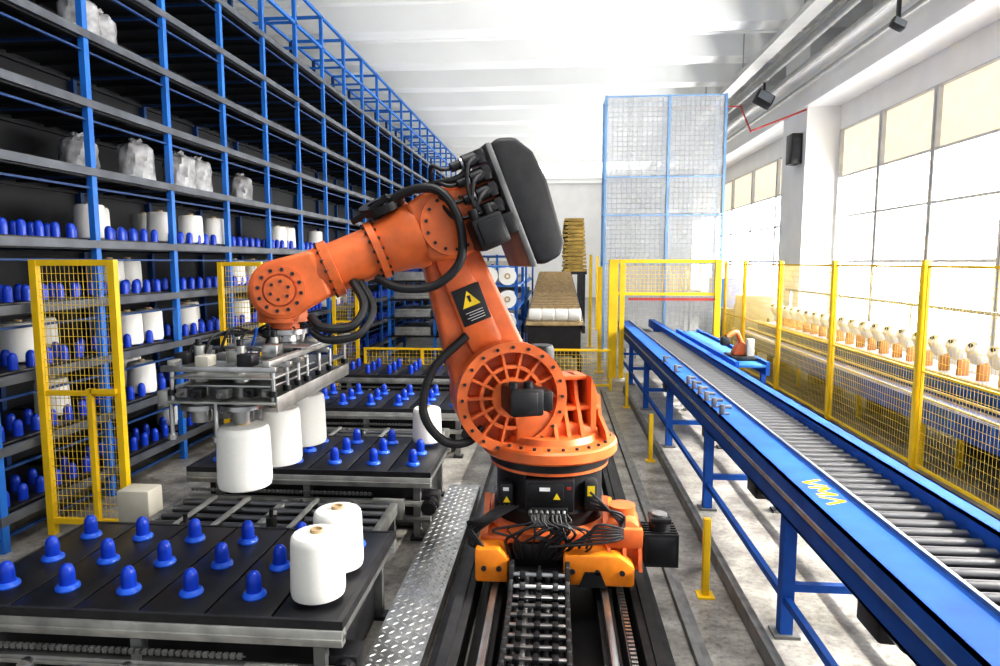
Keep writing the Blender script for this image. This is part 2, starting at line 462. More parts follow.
for i, (yv, li, x, t) in enumerate([(7.45, 5, -4.8, 'sixth shelf of the rack, nearest of its row'), (8.3, 5, -4.78, 'sixth shelf of the rack, second of its row'), (8.75, 5, -4.8, 'sixth shelf of the rack, third of its row'),
                                    (7.05, 5, -5.2, 'sixth rack shelf, set back behind the nearest'), (10.4, 5, -5.0, 'sixth shelf of the rack, farthest of its row'),
                                    (6.7, 7, -4.85, 'eighth rack shelf near the top left'), (7.12, 7, -4.95, 'eighth rack shelf, farther one of the pair')]):
    bundle((x, yv, LV[li]+.001), 'plastic wrapped yarn spool on the ' + t, i)

# ---------------------------------------------------------------- robot track, chain, walkway
tk = thing('robot_track', 'black floor track with steel rails under the orange robot', 'track', (0, 7, 0))
for x in (-.6, .6):
    MB().box(x-.08, x+.08, 1.2, 12.3, 0, .2, .008).box(x-.03, x+.03, 1.2, 12.3, .2, .23).build('side_beam', DARK, tk)
for x in (-.38, .34):
    MB().box(x-.05, x+.05, 1.2, 12.3, .04, .2).build('rail_support', DARK, tk)
    MB().box(x-.022, x+.022, 1.2, 12.3, .2, .27, .006).build('rail', STEEL, tk)
MB().box(-.5, .5, 1.2, 12.3, 0, .04).build('bed_plate', BLACK, tk)
MB().box(-.3, .13, 1.2, 4.1, .04, .1).build('chain_trough', BLACK, tk)
m = MB(); x = 1.3
while x < 12.3:
    m.box(.435, .47, x, x+.02, .2, .235); x += .04
m.box(.43, .475, 1.2, 12.3, .04, .2)
m.build('gear_rack', STEEL, tk)
ch = thing('cable_chain', 'black ladder-like cable chain lying on the track and rising to the carriage', 'cable chain', (-.085, 3.2, .1))
path = []
k = 2.1
while k < 3.92: path.append((k, .23, 0.)); k += .112
rad = .22; yc0 = path[-1][0] + .056
for q in range(3):
    a = (q+.5)*(.112/rad)
    path.append((yc0+rad*math.sin(a), .23+rad-rad*math.cos(a), a))
link = None
for (py, pz, pa) in path:
    if link is None:
        m = MB()
        for x in (-.265, .095):
            m.prism([(-.06, -.02), (-.03, -.075), (.05, -.075), (.08, -.02), (.08, .04), (.05, .08), (-.03, .08), (-.06, .04)], x-.016, x+.016, .006, 'yz')
        m.box(-.094, -.076, -.04, .04, -.075, .06, .004)
        m.box(-.265, .095, -.03, .01, -.076, -.064)
        link = m.build('link', CHAINM, ch)
        rung = MB().box(-.25, .08, -.012, .014, .062, .084, .006).build('rung', STEEL, link)
        clips = [MB().box(x-.018, x+.018, -.025, .025, .056, .09, .004).build('clip', CHAINM, link) for x in (-.19, -.085, .02)]
        base = V((0, 3.2, .1)) + V((-.085, 0, 0))
        for o_ in [link, rung] + clips: o_.data.transform(Matrix.Translation(base))
        link.location = (.085, py-3.2, pz-.1)
    else:
        l2 = inst(link, ch, (.085, py-3.2, pz-.1), (pa, 0, 0))
        for c_ in list(link.children): inst(c_, l2, (0, 0, 0))
cpts = [(p[0], p[1]-.02) for p in path[::4]] + [(path[-1][0], path[-1][1])]
for x, mt in ((-.22, RUBBER), (-.165, GREYM), (-.13, RUBBER), (-.03, RUBBER), (.02, DARK), (.055, RUBBER)):
    MB().tube([(x, a, b) for a, b in cpts], .018, 8, 4).build('cable', mt, ch)
wk = thing('walkway', 'narrow diamond plate steel walkway strip left of the robot track', 'walkway', (-.92, 4.5, 0))
MB().box(-1.06, -.74, 1.8, 6.55, .12, .14).box(-1.06, -1.05, 1.8, 6.55, .06, .12).box(-.75, -.74, 1.8, 6.55, .06, .12).build('plate', STEEL, wk)
m = MB()
for i in range(95):
    for j in range(6):
        x = -1.03+.052*j; yv = 1.85+.049*i; s = 1 if (i+j) % 2 else -1
        a, b = .017, .006
        m.add([(x-a, yv-a*s, .14), (x+b, yv-b*s, .14), (x+a, yv+a*s, .14), (x-b, yv+b*s, .14), (x, yv, .1455)], [(0, 1, 4), (1, 2, 4), (2, 3, 4), (3, 0, 4)])
m.build('tread_pattern', mat('bright_tread', (.75, .75, .74), .3, .7), wk)
for yv in (2.2, 3.3, 4.4, 5.5, 6.4):
    MB().box(-1.04, -.76, yv-.03, yv+.03, 0, .12).build('support', DARK, wk)

# ---------------------------------------------------------------- ROBOT
RB = V((-.03, 4.75, 0))
TH = math.radians(198)
MA = Matrix.Translation(RB) @ Matrix.Rotation(TH, 4, 'Z')
MBASE = Matrix.Translation(RB)
robot = thing('industrial_robot', 'big orange industrial robot riding on the floor track', 'robot', (RB.x, RB.y, .27))
MB(MBASE).box(-.46, .46, -.5, .5, .27, .36, .01).build('carriage_plate', DARK, robot)
for poly in ([(-.48, .3), (-.26, .3), (-.26, .46), (-.32, .53), (-.48, .53)], [(.1, .3), (.56, .3), (.56, .44), (.46, .51), (.1, .51)]):
    MB(MBASE).prism(poly, -.58, -.22, .02).build('carriage_block', ORANGE2, robot)
MB(MBASE).box(-.46, .5, .2, .52, .3, .52, .012).build('carriage_block', ORANGE2, robot)
for x in (-.42, -.32, .16, .32, .48):
    MB(MBASE).cyl((x, -.575, .4), (x, -.592, .4), .018, n=8).build('carriage_bolt', DARK, robot)
MB(MBASE).prism([(.2, .3), (.38, .3), (.34, .4), (.24, .4)], -.592, -.576).build('carriage_bracket', BLACK, robot)
MB(MBASE).box(-.22, .06, -.46, -.3, .36, .52, .01).build('terminal_box', BLACK, robot)
m = MB(MBASE)
m.box(-.46, .44, -.42, .42, .5, .555, .015)
m.lathe([(.46, .555), (.46, .58), (.41, .61), (0, .61)], n=48)
for x in (-.43, .39):
    m.prism([(-.4, .555), (-.2, .555), (-.2, .78)], x-.02, x+.02, 0, 'yz')
m.build('base_frame', ORANGE, robot)
MB(MBASE).lathe([(.4, .58), (.4, .7), (.38, .72), (.38, .97), (.4, .98), (.43, 1.0), (.43, 1.06), (0, 1.06)], n=64).build('base_column', BLACK, robot)
m = MB(MBASE).ring((0, 0, .975), (0, 0, 1), .04, .38, .425, 64)
m.build('orange_collar', ORANGE, robot)
m = MB(MBASE).box(-.16, .17, -.45, -.3, .74, .96, .015)
m.box(-.13, .1, -.475, -.45, .82, .94, .008).box(-.12, .13, -.47, -.4, .72, .78, .01)
m.build('connector_box', BLACK, robot)
MB(MBASE).box(-.33, -.24, -.36, -.24, .74, .9, .02).build('side_box', DARK, robot)
MB(MBASE).box(.24, .33, -.36, -.22, .72, .92, .02).build('side_box', DARK, robot)
for i in range(7): MB(MBASE).cyl((-.12+.037*i, -.47, .755), (-.12+.037*i, -.5, .745), .013, n=10).build('connector', GREYM, robot)
MB(MBASE).box(-.06, .01, -.478, -.475, .895, .92).build('white_label', LBW, robot)
MB(MBASE).box(-.31, -.27, -.363, -.36, .85, .875).build('white_label', LBW, robot)
MB(MBASE).add([(-.31, -.363, .77), (-.26, -.363, .77), (-.285, -.363, .815)], [(0, 1, 2)]).build('warning_label', LBY, robot)
MB(MBASE).box(.26, .31, -.363, -.36, .83, .9).build('warning_label', LBY, robot)
MB(MBASE).add([(.03, -.478, .84), (.08, -.478, .84), (.055, -.478, .885)], [(0, 1, 2)]).build('warning_label', LBY, robot)
MB(MBASE).box(.12, .15, -.455, -.45, .9, .92).build('red_label', RED, robot)
rnd = random.Random(3)
for i in range(22):
    x0 = -.13+.012*i; x1 = x0+rnd.uniform(-.26, .26); x2 = x1*.8+rnd.uniform(-.14, .14)
    MB(MBASE).tube([(x0, -.49, .745), (x0+.01, -.53, .7), (x1, -.5-.06*rnd.random(), .62+.05*rnd.random()), (x2, -.53, .54+.04*rnd.random()), (x2*.7-.05, -.5, .44)], .006+.005*rnd.random(), 7, 5).build('cable', RUBBER, robot)
for i in range(6):
    MB(MBASE).tube([(.0+.05*i, -.54, .54), (.2+.02*i, -.58, .58+.025*i), (.42, -.55, .6+.02*i), (.56, -.42, .6)], .009, 7, 5).build('cable', RUBBER, robot)
for i in range(4):
    MB(MBASE).tube([(.28, -.37, .74+.04*i), (.4, -.46, .77), (.5, -.46, .73-.03*i), (.45, -.5, .62)], .009, 7, 5).build('cable', RUBBER, robot)
for i in range(5):
    MB(MBASE).tube([(-.2-.03*i, -.39, .76), (-.38-.025*i, -.48, .68), (-.54, -.44, .52+.03*i), (-.4, -.56, .5)], .009, 7, 5).build('cable', RUBBER, robot)
m = MB(MBASE).prism([(.36, .36), (.62, .36), (.64, .46), (.62, .66), (.54, .71), (.42, .67), (.36, .6)], -.46, -.14, .03)
m.box(.38, .62, -.5, -.44, .53, .66, .01)
for x in (.4, .5, .6): m.prism([(-.56, .4), (-.46, .4), (-.46, .62)], x-.012, x+.012, 0, 'yz')
m.cyl((.5, -.28, .69), (.5, -.28, .75), .09, n=24)
m.build('travel_gearbox', ORANGE, robot)
m = MB(MBASE).box(.64, .84, -.5, -.26, .42, .62, .02)
for k in range(6): m.box(.63, .85, -.495+.042*k, -.48+.042*k, .41, .63)
m.cyl((.74, -.38, .62), (.74, -.38, .7), .07, n=20).box(.67, .81, -.45, -.31, .68, .72, .01)
m.build('travel_motor', BLACK, robot)
MB(MBASE).cyl((.74, -.38, .72), (.74, -.38, .735), .05, n=20).build('motor_cap', GREYM, robot)
m = MB(MBASE).lathe([(.38, 1.06), (.47, 1.06), (.485, 1.075), (.485, 1.135), (.47, 1.15), (.36, 1.16), (.34, 1.2), (0, 1.2)], n=64)
m.build('turntable', ORANGE, robot)
def boltring(M, o, axis, rb, r, h, n, name, par):
    u, v, w = frame(axis); o = V(o)
    m = MB(M).ring(o-w*(h*.9+.004), axis, h*.8, rb-r*.6, rb+r*.6, 48)
    for i in range(n):
        a = 2*PI*i/n; p = o+u*(rb*math.cos(a))+v*(rb*math.sin(a))
        m.cyl(p-w*h*.8, p+w*h, r, n=6)
    m.build(name, DARK, par)
boltring(MBASE, (0, 0, 1.15), (0, 0, 1), .43, .013, .018, 28, 'turntable_bolt_ring', robot)
A2 = (.33, 1.48); A3 = (.77, 2.63)
m = MB(MA)
m.prism([(-.36, 1.14), (.46, 1.14), (.6, 1.28), (.6, 1.5), (.5, 1.7), (.3, 1.72), (.08, 1.66), (-.06, 1.5), (-.3, 1.4)], -.34, -.22, .02)
m.prism([(-.3, 1.14), (.3, 1.14), (.3, 1.4), (.1, 1.4), (.02, 1.3), (-.3, 1.24)], -.22, .2, .02)
m.build('rotating_column', ORANGE, robot)
m = MB(MA)
m.prism([(-.36, 1.16), (.05, 1.16), (.05, 1.55), (-.05, 1.6), (-.22, 1.6), (-.33, 1.42)], -.12, -.06, .01)
m.prism([(-.28, 1.17), (-.24, 1.17), (-.24, 1.6), (-.28, 1.5)], -.06, .2)
for x in (-.34, -.16, -.06, .03):
    h = 1.45 if x < -.3 else 1.6
    m.prism([(-.06, 1.15), (.3, 1.15), (.26, 1.22), (.12, h-.14), (.08, h), (-.06, h)], x-.013, x+.013, 0, 'yz')
m.box(-.24, .05, -.08, .12, 1.57, 1.6, .006).box(-.33, .05, -.08, .16, 1.36, 1.385, .005)
m.build('ribbed_casting', ORANGE, robot)
m = MB(MA).lathe([(.12, 1.45), (.12, 1.62), (.1, 1.62), (.1, 1.76), (.085, 1.8), (0, 1.8)], (.04, -.1, 0), (0, 0, 1), 28)
m.build('vertical_motor', BLACK, robot)
m = MB(MA)
cx, cz = A2
m.cyl((cx, -.2, cz), (cx, .1, cz), .37, n=56)
m.ring((cx, .1, cz), (0, 1, 0), .12, .315, .385, 56)
m.ring((cx, .1, cz), (0, 1, 0), .09, .2, .225, 40)
m.cyl((cx, .1, cz), (cx, .2, cz), .14, n=32)
for i in range(14):
    a = 2*PI*i/14
    Mr = Matrix.Translation((cx, .15, cz)) @ Matrix.Rotation(a, 4, 'Y')
    sv = m.M; m.M = MA @ Mr
    m.box(.12, .33, -.055, .045, -.009, .009); m.M = sv
m.build('shoulder_housing', ORANGE, robot)
boltring(MA, (cx, .22, cz), (0, 1, 0), .35, .012, .012, 20, 'shoulder_bolt_ring', robot)
m = MB(MA).cb((cx-.03, .34, cz+.02), (.22, .3, .18), .02).cb((cx-.17, .36, cz+.02), (.08, .2, .13), .012).cb((cx+.0, .5, cz+.02), (.18, .03, .15), .01)
m.cyl((cx-.05, .42, cz+.1), (cx-.05, .42, cz+.15), .03).cyl((cx+.05, .42, cz+.1), (cx+.05, .42, cz+.15), .03)
m.build('shoulder_motor', BLACK, robot)
lp = hull(circ(cx+.03, cz-.02, .31) + circ(A3[0], A3[1]-.02, .175))
m = MB(MA).prism(lp, -.2, .03, .035, seg=3)
lp2 = hull(circ(cx+.16, cz+.38, .12) + circ(A3[0]-.02, A3[1]-.16, .1))
m.prism(lp2, .02, .07, .03)
m.build('link_arm', ORANGE, robot)
la = math.atan2(A3[0]-A2[0], A3[1]-A2[1])
mp = (cx+.44*.55+.015, cz+1.15*.55)
ML = MA @ Matrix.Translation((mp[0], .074, mp[1])) @ Matrix.Rotation(la, 4, 'Y')
pl = MB(ML).box(-.1, .1, -.002, .004, -.13, .13, .003).build('warning_plate', BLACK, robot)
MB(ML).add([(-.065, .006, -.01), (.065, .006, -.01), (0, .006, .1)], [(0, 1, 2)]).build('warning_triangle', LBY, pl)
for k in range(4): MB(ML).box(-.065, .06-.02*(k % 2), .005, .006, -.05-.018*k, -.046-.018*k).build('plate_print', LBW, pl)
MB(ML).add([(-.008, .0075, .02), (.008, .0075, .02), (.012, .0075, .065), (-.012, .0075, .065)], [(0, 1, 2, 3)]).build('exclamation_mark', BLACK, pl)
ya = .16
MU = MA @ Matrix.Translation((A3[0], ya, A3[1]+.03)) @ Matrix.Rotation(math.radians(22.5), 4, 'Y')
m = MB(MU)
m.prism([(-.34, -.15), (-.29, -.2), (.0, -.25), (.16, -.21), (.22, -.19), (.22, .19), (.1, .22), (-.29, .2), (-.34, .16)], -.19, .19, .05, seg=3)
m.cyl((0, -.2, -.02), (0, .22, -.02), .2, n=40)
m.build('elbow_housing', ORANGE, robot)
boltring(MU, (0, .22, -.02), (0, 1, 0), .165, .011, .012, 14, 'elbow_bolt_ring', robot)
m = MB(MU).lathe([(.19, .18), (.22, .2), (.22, .26), (.205, .3), (.178, .43), (.165, .46), (.19, .46), (.19, .505), (.16, .51), (.158, .76), (.182, .765), (.182, .82), (.165, .825), (.16, .88), (.13, .93), (0, .93)], (0, 0, 0), (1, 0, 0), 44)
m.build('forearm', ORANGE, robot)
boltring(MU, (.505, 0, 0), (1, 0, 0), .175, .011, .016, 16, 'forearm_bolt_ring', robot)
boltring(MU, (.82, 0, 0), (1, 0, 0), .173, .01, .014, 16, 'forearm_bolt_ring', robot)
boltring(MU, (.46, 0, 0), (-1, 0, 0), .177, .01, .014, 16, 'forearm_bolt_ring', robot)
wx = 1.12
wp = hull(circ(wx, 0, .185, 40) + [(.85, -.15), (.85, .15)])
m = MB(MU).prism(wp, .05, .16, .03, seg=3).prism(wp, -.16, -.05, .03)
m.cyl((.84, 0, 0), (.98, 0, 0), .16, .13, 32).cyl((wx, -.06, 0), (wx, .06, 0), .13, n=28)
m.build('wrist_fork', ORANGE, robot)
m = MB(MU).ring((wx, .155, 0), (0, 1, 0), .02, .1, .15, 36).cyl((wx, .15, 0), (wx, .185, 0), .088, n=28)
wc = m.build('wrist_cover', ORANGE, robot)
boltring(MU, (wx, .175, 0), (0, 1, 0), .125, .012, .012, 12, 'cover_bolt_ring', wc)
boltring(MU, (wx, .185, 0), (0, 1, 0), .055, .01, .012, 6, 'cover_bolt_ring', wc)
WC = MU @ V((wx, 0, 0))
m = MB().lathe([(.0, .06), (.12, .06), (.13, 0), (.135, -.12), (.15, -.13), (.15, -.2), (.1, -.205), (.1, -.245), (0, -.245)], WC, (0, 0, 1), 36)
m.build('tool_flange', ORANGE, robot)
DS = .085
for (yv, nv) in [(.09, .12), (.09, -.1), (-.1, .12), (-.1, -.1)]:
    MB(MU).cyl((-.3, yv, nv), (-.44+DS, yv, nv), .062, n=20).build('wrist_motor', BLACK, robot)
for i in range(4):
    n0 = .29-.105*i
    m = MB(MU).cyl((-.42+DS, .24, n0), (-.28+DS, .25, n0), .046, n=16).cyl((-.28+DS, .25, n0), (-.2+DS, .25, n0), .03, n=12).cb((-.39+DS, .24, n0), (.05, .094, .09), .008)
    m.build('wrist_motor', BLACK, robot)
    MB(MU).ring((-.275+DS, .25, n0), (1, 0, 0), .014, .02, .04, 14).build('connector', STEEL, robot)
    MB(MU).tube([(-.2+DS, .25, n0), (-.14+DS, .27, n0+.01), (-.09+DS, .24, n0+.05), (-.05+DS, .16, .22)], .013, 7, 5).build('cable', RUBBER, robot)
for i in range(3):
    MB(MU).tube([(-.3, .26, .3-.1*i), (-.2, .33, .26-.1*i), (-.14, .34, .1-.06*i), (-.18, .33, -.03)], .012, 7, 5).build('cable', RUBBER, robot)
m = MB(MU).cb((-.17, .3, -.15), (.2, .24, .2), .025).cb((-.17, .43, -.15), (.15, .03, .15), .015).cyl((-.21, .34, -.06), (-.21, .34, .01), .03).cyl((-.12, .34, -.06), (-.12, .34, .01), .03)
m.cb((-.3, .32, -.15), (.08, .16, .13), .015)
m.build('elbow_motor', BLACK, robot)
pad = [(-.47, -.45), (-.52, -.48), (-.64, -.47), (-.7, -.4), (-.735, .0), (-.715, .2), (-.64, .32), (-.53, .355), (-.47, .33), (-.455, .0)]
pad = [(a+DS, b) for a, b in pad]
m = MB(MU).prism(pad, -.27, .3, .04, seg=3)
m.build('rear_cover', RUBBER, robot)
edge = [(-.43, -.46), (-.475, -.47), (-.48, .345), (-.44, .35)]
MB(MU).prism([(a+DS, b) for a, b in edge], -.28, .305, .012).build('cover_edge', GREYM, robot)
def hose(pts, r, M=MU, n=10):
    MB(M).tube(pts, r, n, 7).build('hose', RUBBER, robot)
hose([(.4, .05, .2), (.2, .16, .26), (.02, .27, .2), (-.03, .3, .0), (.05, .3, -.24), (.25, .27, -.33), (.45, .2, -.27), (.56, .1, -.16)], .028)
hose([(.42, .0, .19), (.22, .1, .27), (.0, .2, .24), (-.15, .24, .22), (-.28, .2, .3)], .022)
hose([(.7, .1, -.12), (.7, .2, -.28), (.82, .26, -.36), (.98, .24, -.3), (1.02, .15, -.22)], .028)
hose([(.66, .1, -.14), (.66, .2, -.32), (.8, .28, -.42), (.98, .26, -.38), (1.05, .2, -.3)], .024)
hose([(.62, .07, 1.9), (.86, .12, 1.68), (.93, .14, 1.4), (.8, .16, 1.2), (.64, .16, 1.18), (.52, .12, 1.26)], .03, MA)
hose([(.3, .16, .28), (.42, .1, .24), (.55, .0, .22)], .02)
m = MB(MU).ring((.34, .0, .225), (0, .25, 1), .05, .09, .15, 28).cb((.34, 0, .2), (.1, .1, .06))
m.build('hose_clamp', BLACK, robot)

# ---------------------------------------------------------------- GRIPPER
gx, gy = WC.x, WC.y
gp = thing('gripper', 'grey metal multi-cone gripper bolted under the robot wrist', 'gripper', (gx, gy, 1.5))
zt = WC.z-.245
MB().lathe([(0, zt), (.15, zt), (.15, zt-.03), (.1, zt-.04), (.1, 1.91), (0, 1.91)], (gx, gy, 0), (0, 0, 1), 32).build('adapter', STEEL, gp)
GA, GB = -1.99, -1.48
for x in (GA, GB): MB().box(x-.02, x+.02, 3.28, 4.66, 1.86, 1.89, .004).build('beam', ALU, gp)
for yv in (3.3, 3.5, 3.66, 4.1, 4.5, 4.64):
    MB().box(GA-.06, GB+.05, yv-.018, yv+.018, 1.83, 1.86, .003).build('cross_bar', STEEL, gp)
MB().box(GA+.04, GB+.04, gy-.28, gy+.28, 1.89, 1.906, .003).build('mounting_plate', STEEL, gp)
MB().box(GA-.04, GB+.04, 3.28, 4.54, 1.662, 1.674, .003).build('lower_plate', ALU, gp)
MB().box(GA+.04, GB+.02, 3.32, 4.5, 1.745, 1.757, .003).build('middle_plate', STEEL, gp)
MB().box(GA-.02, GB+.03, 3.3, 3.9, 1.79, 1.8, .003).build('upper_plate', ALU, gp)
for yv in (3.32, 3.5, 3.66, 3.8, 4.0, 4.2, 4.5):
    for x in (GA-.02, GB+.02):
        MB().cyl((x, yv, 1.674), (x, yv, 1.84), .013, n=12).build('rod', STEEL, gp)
        MB().cyl((x, yv, 1.70), (x, yv, 1.73), .024, n=12).build('collar', BLACK, gp)
for yv in (3.44, 3.88, 4.32):
    for x in (HX, -1.92):
        m = MB().lathe([(0, 1.665), (.07, 1.665), (.07, 1.64), (.11, 1.635), (.11, 1.61), (.06, 1.605), (.055, 1.535), (0, 1.535)], (x, yv, 0), (0, 0, 1), 28)
        c_ = m.build('chuck', STEEL, gp)
        MB().cyl((x, yv, 1.675), (x, yv, 1.78), .042, n=16).cyl((x, yv, 1.78), (x, yv, 1.95), .026, n=12).build('cylinder', ALU, c_)
        MB().cyl((x, yv, 1.95), (x, yv, 1.985), .018, n=10).build('fitting', BLACK, c_)
        for dx in (-.09, .09):
            MB().box(x+dx-.01, x+dx+.01, yv-.018, yv+.018, 1.55, 1.66).build('finger', GREYM, c_)
rq = random.Random(11)
for (x, yv, mt) in ((-1.82, 3.32, CREAM), (-1.84, 4.5, GREYM), (-1.98, 3.4, BLACK), (-1.99, 3.75, BLACK), (-1.6, 3.34, BLACK), (-1.84, 3.56, GREYM), (-1.56, 4.45, BLACK), (-1.97, 3.58, STEEL), (-1.58, 3.6, STEEL), (-1.72, 3.46, ALU), (-1.5, 3.8, BLACK), (-1.52, 4.1, CREAM)):
    hh = rq.uniform(.03, .08); ww = rq.uniform(.025, .045)
    MB().box(x-ww, x+ww, yv-.045, yv+.045, 1.858, 1.862+hh, .005).build('valve_block', mt, gp)
for i, (x, yv) in enumerate(((-1.5, 3.36), (-1.6, 3.36), (-1.72, 3.31), (-1.86, 3.31), (-1.95, 3.33))):
    MB().box(x-.03, x+.03, yv-.03, yv+.03, 1.69, 1.74, .005).cyl((x, yv-.03, 1.715), (x, yv-.07, 1.715), .012, n=10).build('actuator', BLACK if i % 2 else GREYM, gp)
MB().box(GA-.11, GA-.05, 3.32, 4.0, 1.64, 1.72, .006).build('side_bracket', ALU, gp)
MB().box(-1.44, -1.43, 3.3, 4.5, 1.62, 1.7, .002).build('side_plate', ALU, gp)
for x, yv in ((GA-.08, 3.4), (GA-.08, 3.9), (-1.8, 3.36), (-1.82, 4.1)):
    MB().cyl((x, yv, 1.46), (x, yv, 1.665), .013, n=10).cyl((x, yv, 1.44), (x, yv, 1.47), .026, n=10).build('guide_pin', STEEL, gp)
for i in range(11):
    x = -1.98+.045*i
    MB().tube([(x, 3.4+.1*i, 1.88), (x+.05, 3.5+.07*i, 1.98+.02*(i % 3)), (-1.8, 3.8+.02*i, 1.98), (-1.72, 3.95, 1.92)], .008, 6, 5).build('air_line', BLUE if i == 4 else RUBBER, gp)

# ---------------------------------------------------------------- roller conveyor at right
cv = thing('roller_conveyor', 'long blue roller conveyor running along the right of the robot', 'conveyor', (1.87, 8, 0))
CY0, CY1 = 1.0, 15.4
PW = 1.73
MB().box(1.45, 1.465, CY0, CY1, .8, 1.06).box(1.45, PW, CY0, CY1, 1.045, 1.06).box(1.45, 1.56, CY0, CY1, .8, .815).box(PW-.015, PW, CY0, CY1, .9, 1.045).build('side_rail', BLUE, cv)
MB().box(2.14, 2.155, CY0, CY1, .94, 1.1).box(2.14, 2.26, CY0, CY1, 1.085, 1.1).box(2.245, 2.26, CY0, CY1, .83, 1.1).build('side_rail', BLUE, cv)
MB().box(PW-.035, PW-.015, CY0, CY1, 1.06, 1.08).build('guide_strip', STEEL, cv)
MB().box(1.44, 1.45, CY0, CY1, .93, .96).build('edge_strip', ALU, cv)
roller = None
for i in range(99):
    yv = 2.0+.115*i
    if roller is None:
        roller = MB().cyl((PW+.015, yv, 1.0), (2.125, yv, 1.0), .029, n=16).cyl((PW-.005, yv, 1.0), (2.145, yv, 1.0), .01, n=8).build('roller', ROLL, cv)
    else: inst(roller, cv, (0, .115*i, 0))
MB().box(1.56, 2.14, CY0, CY1, .86, .88).build('under_tray', BLACK, cv)
for yv in (2.02, 4.23, 6.45, 8.67, 10.9, 13.1, 15.2):
    for x in (1.5, 2.2):
        l = MB().box(x-.04, x+.04, yv-.04, yv+.04, .02, .83).build('leg', BLUE, cv)
        MB().box(x-.08, x+.08, yv-.07, yv+.07, 0, .02).build('foot', GREYM, l)
    MB().box(1.54, 2.16, yv-.025, yv+.025, .3, .35).build('cross_brace', BLUE, cv)
    MB().box(1.54, 2.16, yv-.03, yv+.03, .76, .83).build('cross_brace', BLUE, cv)
for x in (1.5, 2.2):
    MB().box(x-.02, x+.02, CY0+.5, CY1-.2, .22, .27).build('stretcher', BLUE, cv)
for yv in (3.2, 5.2, 6.9, 9.5):
    MB().box(1.58, 1.76, yv, yv+.25, .55, .8, .015).cyl((1.66, yv, .66), (1.66, yv-.15, .66), .07).build('drive_motor', BLACK, cv)
def strokes(lines, w):
    m = MB()
    for (a, b) in lines:
        a = V((a[0], a[1], 0)); b = V((b[0], b[1], 0)); d = (b-a).normalized(); q = V((-d.y, d.x, 0))*w; h = V((0, 0, 1.0612))
        m.add([tuple(a-q+h), tuple(a+q+h), tuple(b+q+h), tuple(b-q+h)], [(0, 1, 2, 3)])
    return m
YMK = mat('mark_yellow', (.8, .42, .005), .7, 0, .1, 5, spec=.1)
def LP(u, v): return (1.52+.12*v, 4.15-u)
strokes([(LP(.0, 1), LP(.06, 0)), (LP(.06, 0), LP(.12, 1))], .013).build('yellow_mark', YMK, cv)
strokes([(LP(.15, 0), LP(.15, 1)), (LP(.15, 1), LP(.21, .3)), (LP(.21, .3), LP(.27, 1)), (LP(.27, 1), LP(.27, 0))], .013).build('yellow_mark', YMK, cv)
strokes([(LP(.31, 0), LP(.37, 1)), (LP(.37, 1), LP(.43, 0))], .013).build('yellow_mark', YMK, cv)
for yv in (5.9, 6.2, 6.5, 6.8, 7.1, 7.4, 8.2, 9.0):
    MB().box(1.46, 1.5, yv, yv+.04, 1.062, 1.15, .004).box(1.44, 1.54, yv+.005, yv+.035, 1.062, 1.075).cyl((1.48, yv+.02, 1.13), (1.56, yv+.02, 1.13), .016, n=10).build('bracket', GREYM, cv)

bc = thing('belt_conveyor', 'short blue belt conveyor beside the far end of the roller line', 'conveyor', (2.62, 11, 0))
for x in (2.4, 2.8): MB().box(x, x+.05, 9, 13.4, .9, 1.08).build('side_rail', BLUE, bc)
MB().box(2.45, 2.8, 9, 13.4, 1.0, 1.04, .01).build('belt', mat('blue_belt', (.03, .18, .45), .5), bc)
for yv in (9.2, 11.2, 13.2):
    for x in (2.425, 2.825): MB().box(x-.03, x+.03, yv-.03, yv+.03, 0, .9).build('leg', BLUE, bc)
tr = thing('transfer_unit', 'small orange transfer unit on the short blue belt conveyor', 'machine', (2.62, 9.6, 1.04))
MB().box(2.46, 2.78, 9.35, 9.85, 1.041, 1.1, .01).build('base', DARK, tr)
MB().prism([(2.5, 1.1), (2.74, 1.1), (2.7, 1.24), (2.62, 1.3), (2.54, 1.2)], 9.5, 9.7, .02).build('body', ORANGE, tr)
MB().tube([(2.62, 9.6, 1.28), (2.54, 9.55, 1.42), (2.4, 9.5, 1.36)], .035, 8, 5).build('arm', ORANGE, tr)
MB().box(2.32, 2.44, 9.44, 9.56, 1.24, 1.36, .02).build('head', DARK, tr)
MB().box(2.66, 2.76, 9.4, 9.5, 1.1, 1.34, .01).build('control_box', CREAM, tr)

for i, (xv, yv) in enumerate(((1.1, 4.7), (1.17, 8.0), (1.2, 11.0))):
    b = thing('floor_post', ['short yellow post on the floor beside the robot, nearest the camera', 'second short yellow floor post along the track', 'farthest short yellow floor post along the track'][i], 'post', (xv, yv, 0), 'short yellow floor posts')
    MB().box(xv-.025, xv+.025, yv-.025, yv+.025, .012, .58, .006).build('pole', YEL, b)
    MB().box(xv-.06, xv+.06, yv-.06, yv+.06, 0, .012).build('base_plate', YEL, b)
tag(MB().box(.86, .9, 1.5, 12.3, 0, .05).box(.86, .96, 1.5, 12.3, 0, .012).build('floor_channel', GREYM), 'thin grey steel channel on the floor right of the robot track', 'floor channel')
tag(MB().box(1.27, 1.33, 1.5, 12.3, 0, .12, .01).build('guard_rail', GREYM), 'low grey steel guard rail under the edge of the roller conveyor', 'guard rail')

